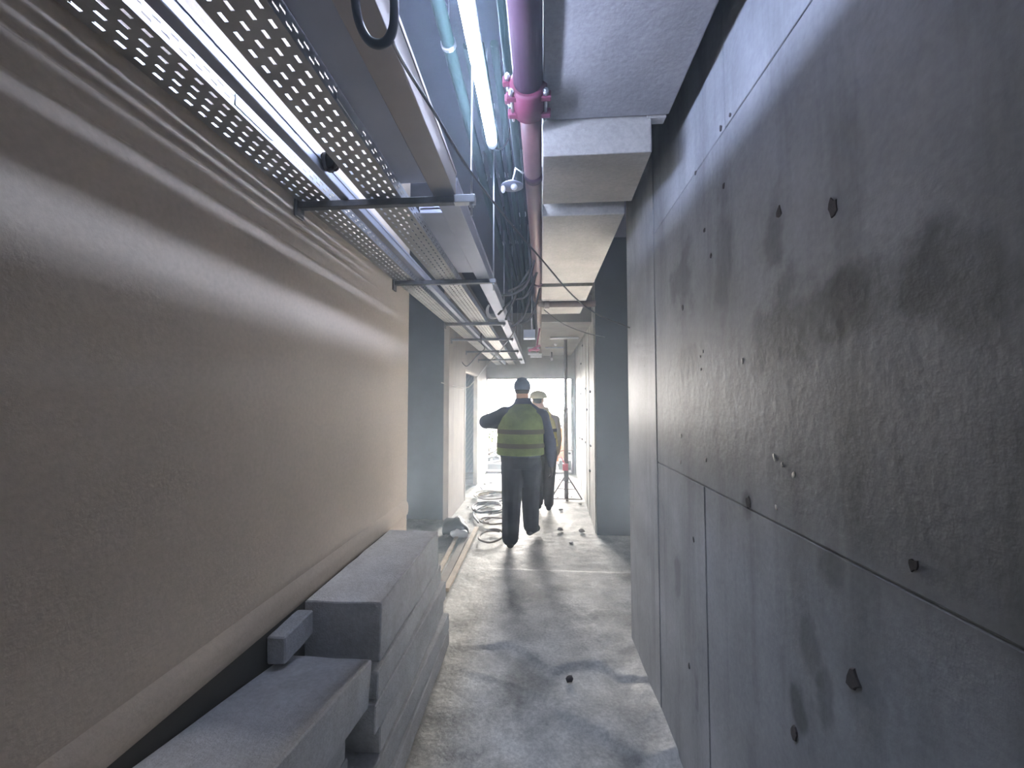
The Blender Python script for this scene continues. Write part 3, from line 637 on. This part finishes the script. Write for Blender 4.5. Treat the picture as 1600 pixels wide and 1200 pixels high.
for i in range(170):
    p = c + Vector((rr.gauss(0, .16), rr.gauss(0, .15), rr.gauss(0, .14)))
    R = Matrix.Rotation(rr.uniform(0, 6.3), 3, 'Z') @ Matrix.Rotation(rr.uniform(-1.2, 1.2), 3, 'X')
    l, w_ = rr.uniform(.07, .12), rr.uniform(.02, .035)
    m.add([p + R @ Vector(q) for q in ((0, 0, 0), (w_, l*.5, .01), (0, l, 0), (-w_, l*.5, .01))], [(0, 1, 2, 3)])
o = m.build('foliage', M_leaf, t); o['kind'] = 'stuff'
for dx, dy in ((0, 0), (.05, .04), (-.06, .02)): MB().tube([(c.x, c.y, -.04), (c.x+dx, c.y+dy, c.z*.6), (c.x+dx*2.4, c.y+dy*2.4, c.z+.1)], .01, 6).build('stem', M_wood, t)
rebase(t, (c.x, c.y, -.04))

# ------------------------------------------------------------------ people
def fuse(m, name, mt, parent, voxel, it=6):
    o = m.build(name, mt, parent)
    r = o.modifiers.new('fuse', 'REMESH'); r.mode = 'VOXEL'; r.voxel_size = voxel; r.use_smooth_shade = True
    s = o.modifiers.new('relax', 'SMOOTH'); s.factor = .5; s.iterations = it
    dg = bpy.context.evaluated_depsgraph_get(); me = bpy.data.meshes.new_from_object(o.evaluated_get(dg))
    o.modifiers.clear(); o.data = me; me.name = name
    for p in me.polygons: p.use_smooth = True
    return o
def hand(m, wrist, d, side, palm_n):
    """palm, four curled fingers and a side thumb; d = hand direction, side = thumb side, palm_n = palm normal"""
    w = Vector(wrist); d = Vector(d).normalized(); n = Vector(palm_n); n = (n - d*n.dot(d)).normalized(); sd = n.cross(d).normalized()
    if sd.dot(Vector(side)) < 0: sd = -sd
    for k in (-.028, -.010, .010, .028): m.limb(w + d*.005 + sd*k*.7, .015, w + d*.085 + sd*k, .0125, 8)
    for k, l in ((.030, .070), (.010, .080), (-.010, .075), (-.030, .058)):
        b = w + d*.088 + sd*k; b2 = b + d*l*.5 + n*.008; b3 = b2 + d*l*.36 + n*.028
        m.limb(b, .0095, b2, .0088, 8); m.limb(b2, .0088, b3, .0075, 8)
    t0 = w + d*.025 + sd*.028; t1 = t0 + d*.035 + sd*.032 + n*.008; t2 = t1 + d*.032 + sd*.006 + n*.012
    m.limb(t0, .013, t1, .0105, 8); m.limb(t1, .0105, t2, .0085, 8)
def person(label, base, J, vestmat, jackmat, trmat, headgear, W=1.0, head_yaw=0, gloves=False):
    """J: joints in local metres (x right, y away from the camera, z up)"""
    t = root_at('person', label, 'person')
    B = Vector(base); g = {k: B + Vector(v) for k, v in J.items()}
    hd = g['head']; Rz = Matrix.Rotation(head_yaw, 3, 'Z')
    def H(x, y, z): return hd + Rz @ Vector((x, y, z))
    # continuous body: head, neck, trunk, limbs, hands
    m = MB()
    m.ball(hd + Vector((0, 0, .015)), (.080, .100, .116), 20, 14, Rz); m.ball(H(0, .035, -.055), (.056, .066, .062), 16, 10, Rz)
    m.limb(H(0, .09, .005), .012, H(0, .112, -.025), .015)            # nose
    m.ball(H(0, .088, -.062), (.026, .014, .008), 12, 8, Rz)          # mouth
    for s in (-1, 1):
        m.ball(H(s*.078, -.002, -.005), (.012, .022, .034), 10, 8, Rz)  # ears
        m.ball(H(s*.032, .082, .022), (.020, .014, .010), 10, 8, Rz)    # brow
    m.limb(hd + Vector((0, -.02, -.05)), .076, g['neck'] + Vector((0, 0, -.03)), .082)
    m.loft([(g['pelvis'] + Vector((0, 0, -.05)), .15*W, .11*W), (g['pelvis'] + Vector((0, 0, .1)), .155*W, .115*W), (g['pelvis'].lerp(g['neck'], .55), .165*W, .12*W), (g['pelvis'].lerp(g['neck'], .85), .17*W, .105*W), (g['neck'] + Vector((0, 0, -.02)), .07, .06)], 20)
    for s in 'lr':
        m.limb(g['sh_'+s], .055, g['el_'+s], .042); m.limb(g['el_'+s], .042, g['wr_'+s], .028)
        m.limb(g['hip_'+s], .082, g['kn_'+s], .056); m.limb(g['kn_'+s], .056, g['an_'+s], .038)
        m.limb(g['an_'+s], .036, g['toe_'+s], .03)
        d = (g['wr_'+s] - g['el_'+s]).normalized()
        hand(m, g['wr_'+s] + d*.01, d if 'hd_'+s not in J else Vector(J['hd_'+s]), (0, 1, 0) if s == 'r' else (0, .3, 1), (-1 if s == 'r' else 1, .2, 0))
    fuse(m, 'body', M_skin, t, .007, 3)
    if gloves:
        for s in 'lr':
            d = (g['wr_'+s] - g['el_'+s]).normalized(); m = MB()
            hand(m, g['wr_'+s] + d*.01, d, (0, 1, 0) if s == 'r' else (0, .3, 1), (-1 if s == 'r' else 1, .2, 0)); m.limb(g['wr_'+s] - d*.03, .034, g['wr_'+s] + d*.02, .032)
            o = fuse(m, 'glove', M_black, t, .006, 2)
            nn = [v_.normal.copy() for v_ in o.data.vertices]
            for v_, n_ in zip(o.data.vertices, nn): v_.co += n_ * .003
    for s in (-1, 1): MB().ball(H(s*.031, .086, .008), (.011, .009, .008), 10, 8).build('eye', M_eye, t)
    # jacket: trunk and sleeves in one surface
    m = MB(); p, n = g['pelvis'], g['neck']
    m.loft([(p + Vector((0, 0, -.02)), .19*W, .145*W), (p + Vector((0, 0, .12)), .20*W, .15*W), (p.lerp(n, .6), .205*W, .15*W), (p.lerp(n, .84), .20*W, .13*W), (p.lerp(n, .97), .12*W, .095*W), (n + Vector((0, .0, .0)), .112, .10), (n + Vector((0, .015, .065)), .092, .092)], 24)
    for s in 'lr':
        m.limb(n.lerp(g['sh_'+s], .45) + Vector((0, 0, -.05)), .075, g['sh_'+s], .083*W); m.limb(g['sh_'+s], .080*W, g['el_'+s], .064*W); m.limb(g['el_'+s], .064*W, g['wr_'+s], .046)
        m.ball(g['el_'+s], .066*W)
    fuse(m, 'jacket', jackmat, t, .014, 5)
    # vest over the jacket
    m = MB(); sx = (g['sh_l'].x + g['sh_r'].x)/2 - (p.x+n.x)/2
    m.loft([(p + Vector((0, 0, .02)), .224*W, .178*W), (p + Vector((0, 0, .14)), .226*W, .178*W), (p.lerp(n, .55), .226*W, .176*W), (p.lerp(n, .75), .208*W, .16*W), (p.lerp(n, .88), .160*W, .14*W), (p.lerp(n, 1.0) + Vector((0, 0, .0)), .115, .108)], 28)
    v_ = fuse(m, 'vest', vestmat, t, .012, 3)
    for q, w_ in ((.22, .227), (.48, .229)):
        c = p.lerp(n, q); m = MB(); m.loft([(c + Vector((0, 0, -.025)), (w_+.004)*W, .184*W), (c + Vector((0, 0, .025)), (w_+.004)*W, .184*W)], 28, False)
        m.build('reflective_band', M_band, v_)
    # trousers
    m = MB(); m.loft([(p + Vector((0, 0, .06)), .182*W, .14*W), (p + Vector((0, 0, -.04)), .19*W, .15*W), (p + Vector((0, 0, -.13)), .165*W, .13*W)], 22)
    for s in 'lr':
        m.limb(g['hip_'+s], .108*W, g['kn_'+s], .094*W); m.limb(g['kn_'+s], .094*W, g['an_'+s] + Vector((0, 0, .02)), .080*W)
    fuse(m, 'trousers', trmat, t, .012, 4)
    for s in 'lr':
        a, q = g['an_'+s], g['toe_'+s]; d = (q - a); m = MB()
        heel = a + Vector((-d.x*.25, -d.y*.25, 0)) + Vector((0, 0, min(0, d.z)*.75))
        m.limb(a + Vector((0, 0, .05)), .056, a, .055); m.limb(heel, .046, q, .044); m.limb(a, .052, a.lerp(q, .6), .048)
        o = fuse(m, 'boot', M_boot, t, .010, 3)
        for vv in o.data.vertices:
            if vv.co.z < .0: vv.co.z = .0
    if headgear == 'cap':
        m = MB(); m.ball(hd + Vector((0, -.006, .035)), (.102, .120, .112), 20, 14, Rz); o = fuse(m, 'knit_cap', M_capgrey, t, .009, 2)
        for vv in o.data.vertices:
            if vv.co.z < hd.z + .0: vv.co.z = hd.z + .0
        m = MB(); m.loft([(hd + Vector((0, -.008, -.045)), .082, .095), (hd + Vector((0, -.008, .01)), .092, .108)], 20); m.build('hair', M_hair, t)
    else:
        hm = root = None
        m = MB(); rings = []
        for z, r in ((.03, 1.0), (.06, .99), (.10, .90), (.135, .66), (.15, .36), (.155, .05)): rings.append((hd + Vector((0, 0, z)), .142*r, .165*r))
        m.loft(rings, 24); hm = m.build('hard_hat', headgear, t)
        br = []
        for k in range(28):
            a = 2*PI*k/28; dd = Vector((math.cos(a), math.sin(a), 0)); front = max(0, dd.y)**2
            br.append(Rz @ Vector((dd.x*(.156), dd.y*(.178) + front*.08, -.02*front)))
        m = MB(); k = 28
        m.add([hd + b_ + Vector((0, 0, .03)) for b_ in br] + [hd + b_ + Vector((0, 0, .038)) for b_ in br], [tuple(range(k))[::-1], tuple(range(k, 2*k)), *[(i, (i+1) % k, k+(i+1) % k, k+i) for i in range(k)]])
        m.build('brim', headgear, hm)
        m = MB(); m.limb(hd + Vector((0, 0, .145)) + Rz @ Vector((0, -.1, -.03)), .010, hd + Vector((0, 0, .15)) + Rz @ Vector((0, .1, -.03)), .010); m.build('ridge', headgear, hm)
        m = MB(); m.loft([(hd + Vector((0, -.008, -.05)), .072, .088), (hd + Vector((0, -.008, .035)), .084, .100)], 20); m.build('hair', M_hair, t)
    rebase(t, B); return t
J1 = dict(head=(.01, .03, 1.79), neck=(.02, 0, 1.63), pelvis=(-.01, .0, 1.03), sh_l=(-.195, .0, 1.50), el_l=(-.41, -.02, 1.42), wr_l=(-.27, .22, 1.36), sh_r=(.225, 0, 1.475), el_r=(.325, -.01, 1.17), wr_r=(.345, .06, .93),
          hip_l=(-.105, 0, .93), kn_l=(-.115, .05, .50), an_l=(-.125, -.03, .10), toe_l=(-.14, .14, .045), hip_r=(.105, 0, .93), kn_r=(.095, .28, .54), an_r=(.10, .36, .12), toe_r=(.17, .52, .06))
person('man walking away in green hi-vis vest, dark trousers and slate cap, left elbow raised', (-.225, 4.58, 0), J1, M_vest, M_navy, M_trouser, 'cap', 1.22, .12, True)
J2 = dict(head=(-.07, .0, 1.675), neck=(-.005, 0, 1.51), pelvis=(.03, 0, .95), sh_l=(-.17, 0, 1.39), el_l=(-.24, .05, 1.12), wr_l=(-.2, .2, .95), sh_r=(.19, 0, 1.37), el_r=(.235, -.02, 1.08), wr_r=(.22, .05, .86),
          hip_l=(-.06, 0, .86), kn_l=(-.07, .08, .46), an_l=(-.07, .02, .09), toe_l=(-.09, .2, .045), hip_r=(.12, 0, .86), kn_r=(.10, .04, .46), an_r=(.085, -.06, .09), toe_r=(.10, .12, .045))
person('second worker ahead in yellow vest and cream hard hat, partly behind the walking man', (.03, 6.2, 0), J2, M_vest2, mat('sand_jacket', (.45, .40, .30), .9, var=.2), M_trouser2, M_helmet, .95, 1.0)

# ------------------------------------------------------------------ haze volume added for the lens glare
hz = bpy.data.materials.new('glare_haze'); hz.use_nodes = True; nt = hz.node_tree; nt.nodes.clear()
o_ = nt.nodes.new('ShaderNodeOutputMaterial'); vsn = nt.nodes.new('ShaderNodeVolumeScatter'); vsn.inputs['Density'].default_value = HAZE; vsn.inputs['Anisotropy'].default_value = .55
vsn.inputs['Color'].default_value = (.72, .86, 1.0, 1)
nt.links.new(vsn.outputs[0], o_.inputs['Volume'])
if HAZE > 0:
    o = MB().box((-2.45, Y0+.05, -.1), (1.72, YE-.02, ZC-.005)).build('haze', hz); tag(o, 'thin haze added for lens glare, filling the corridor', 'haze', None, 'stuff')
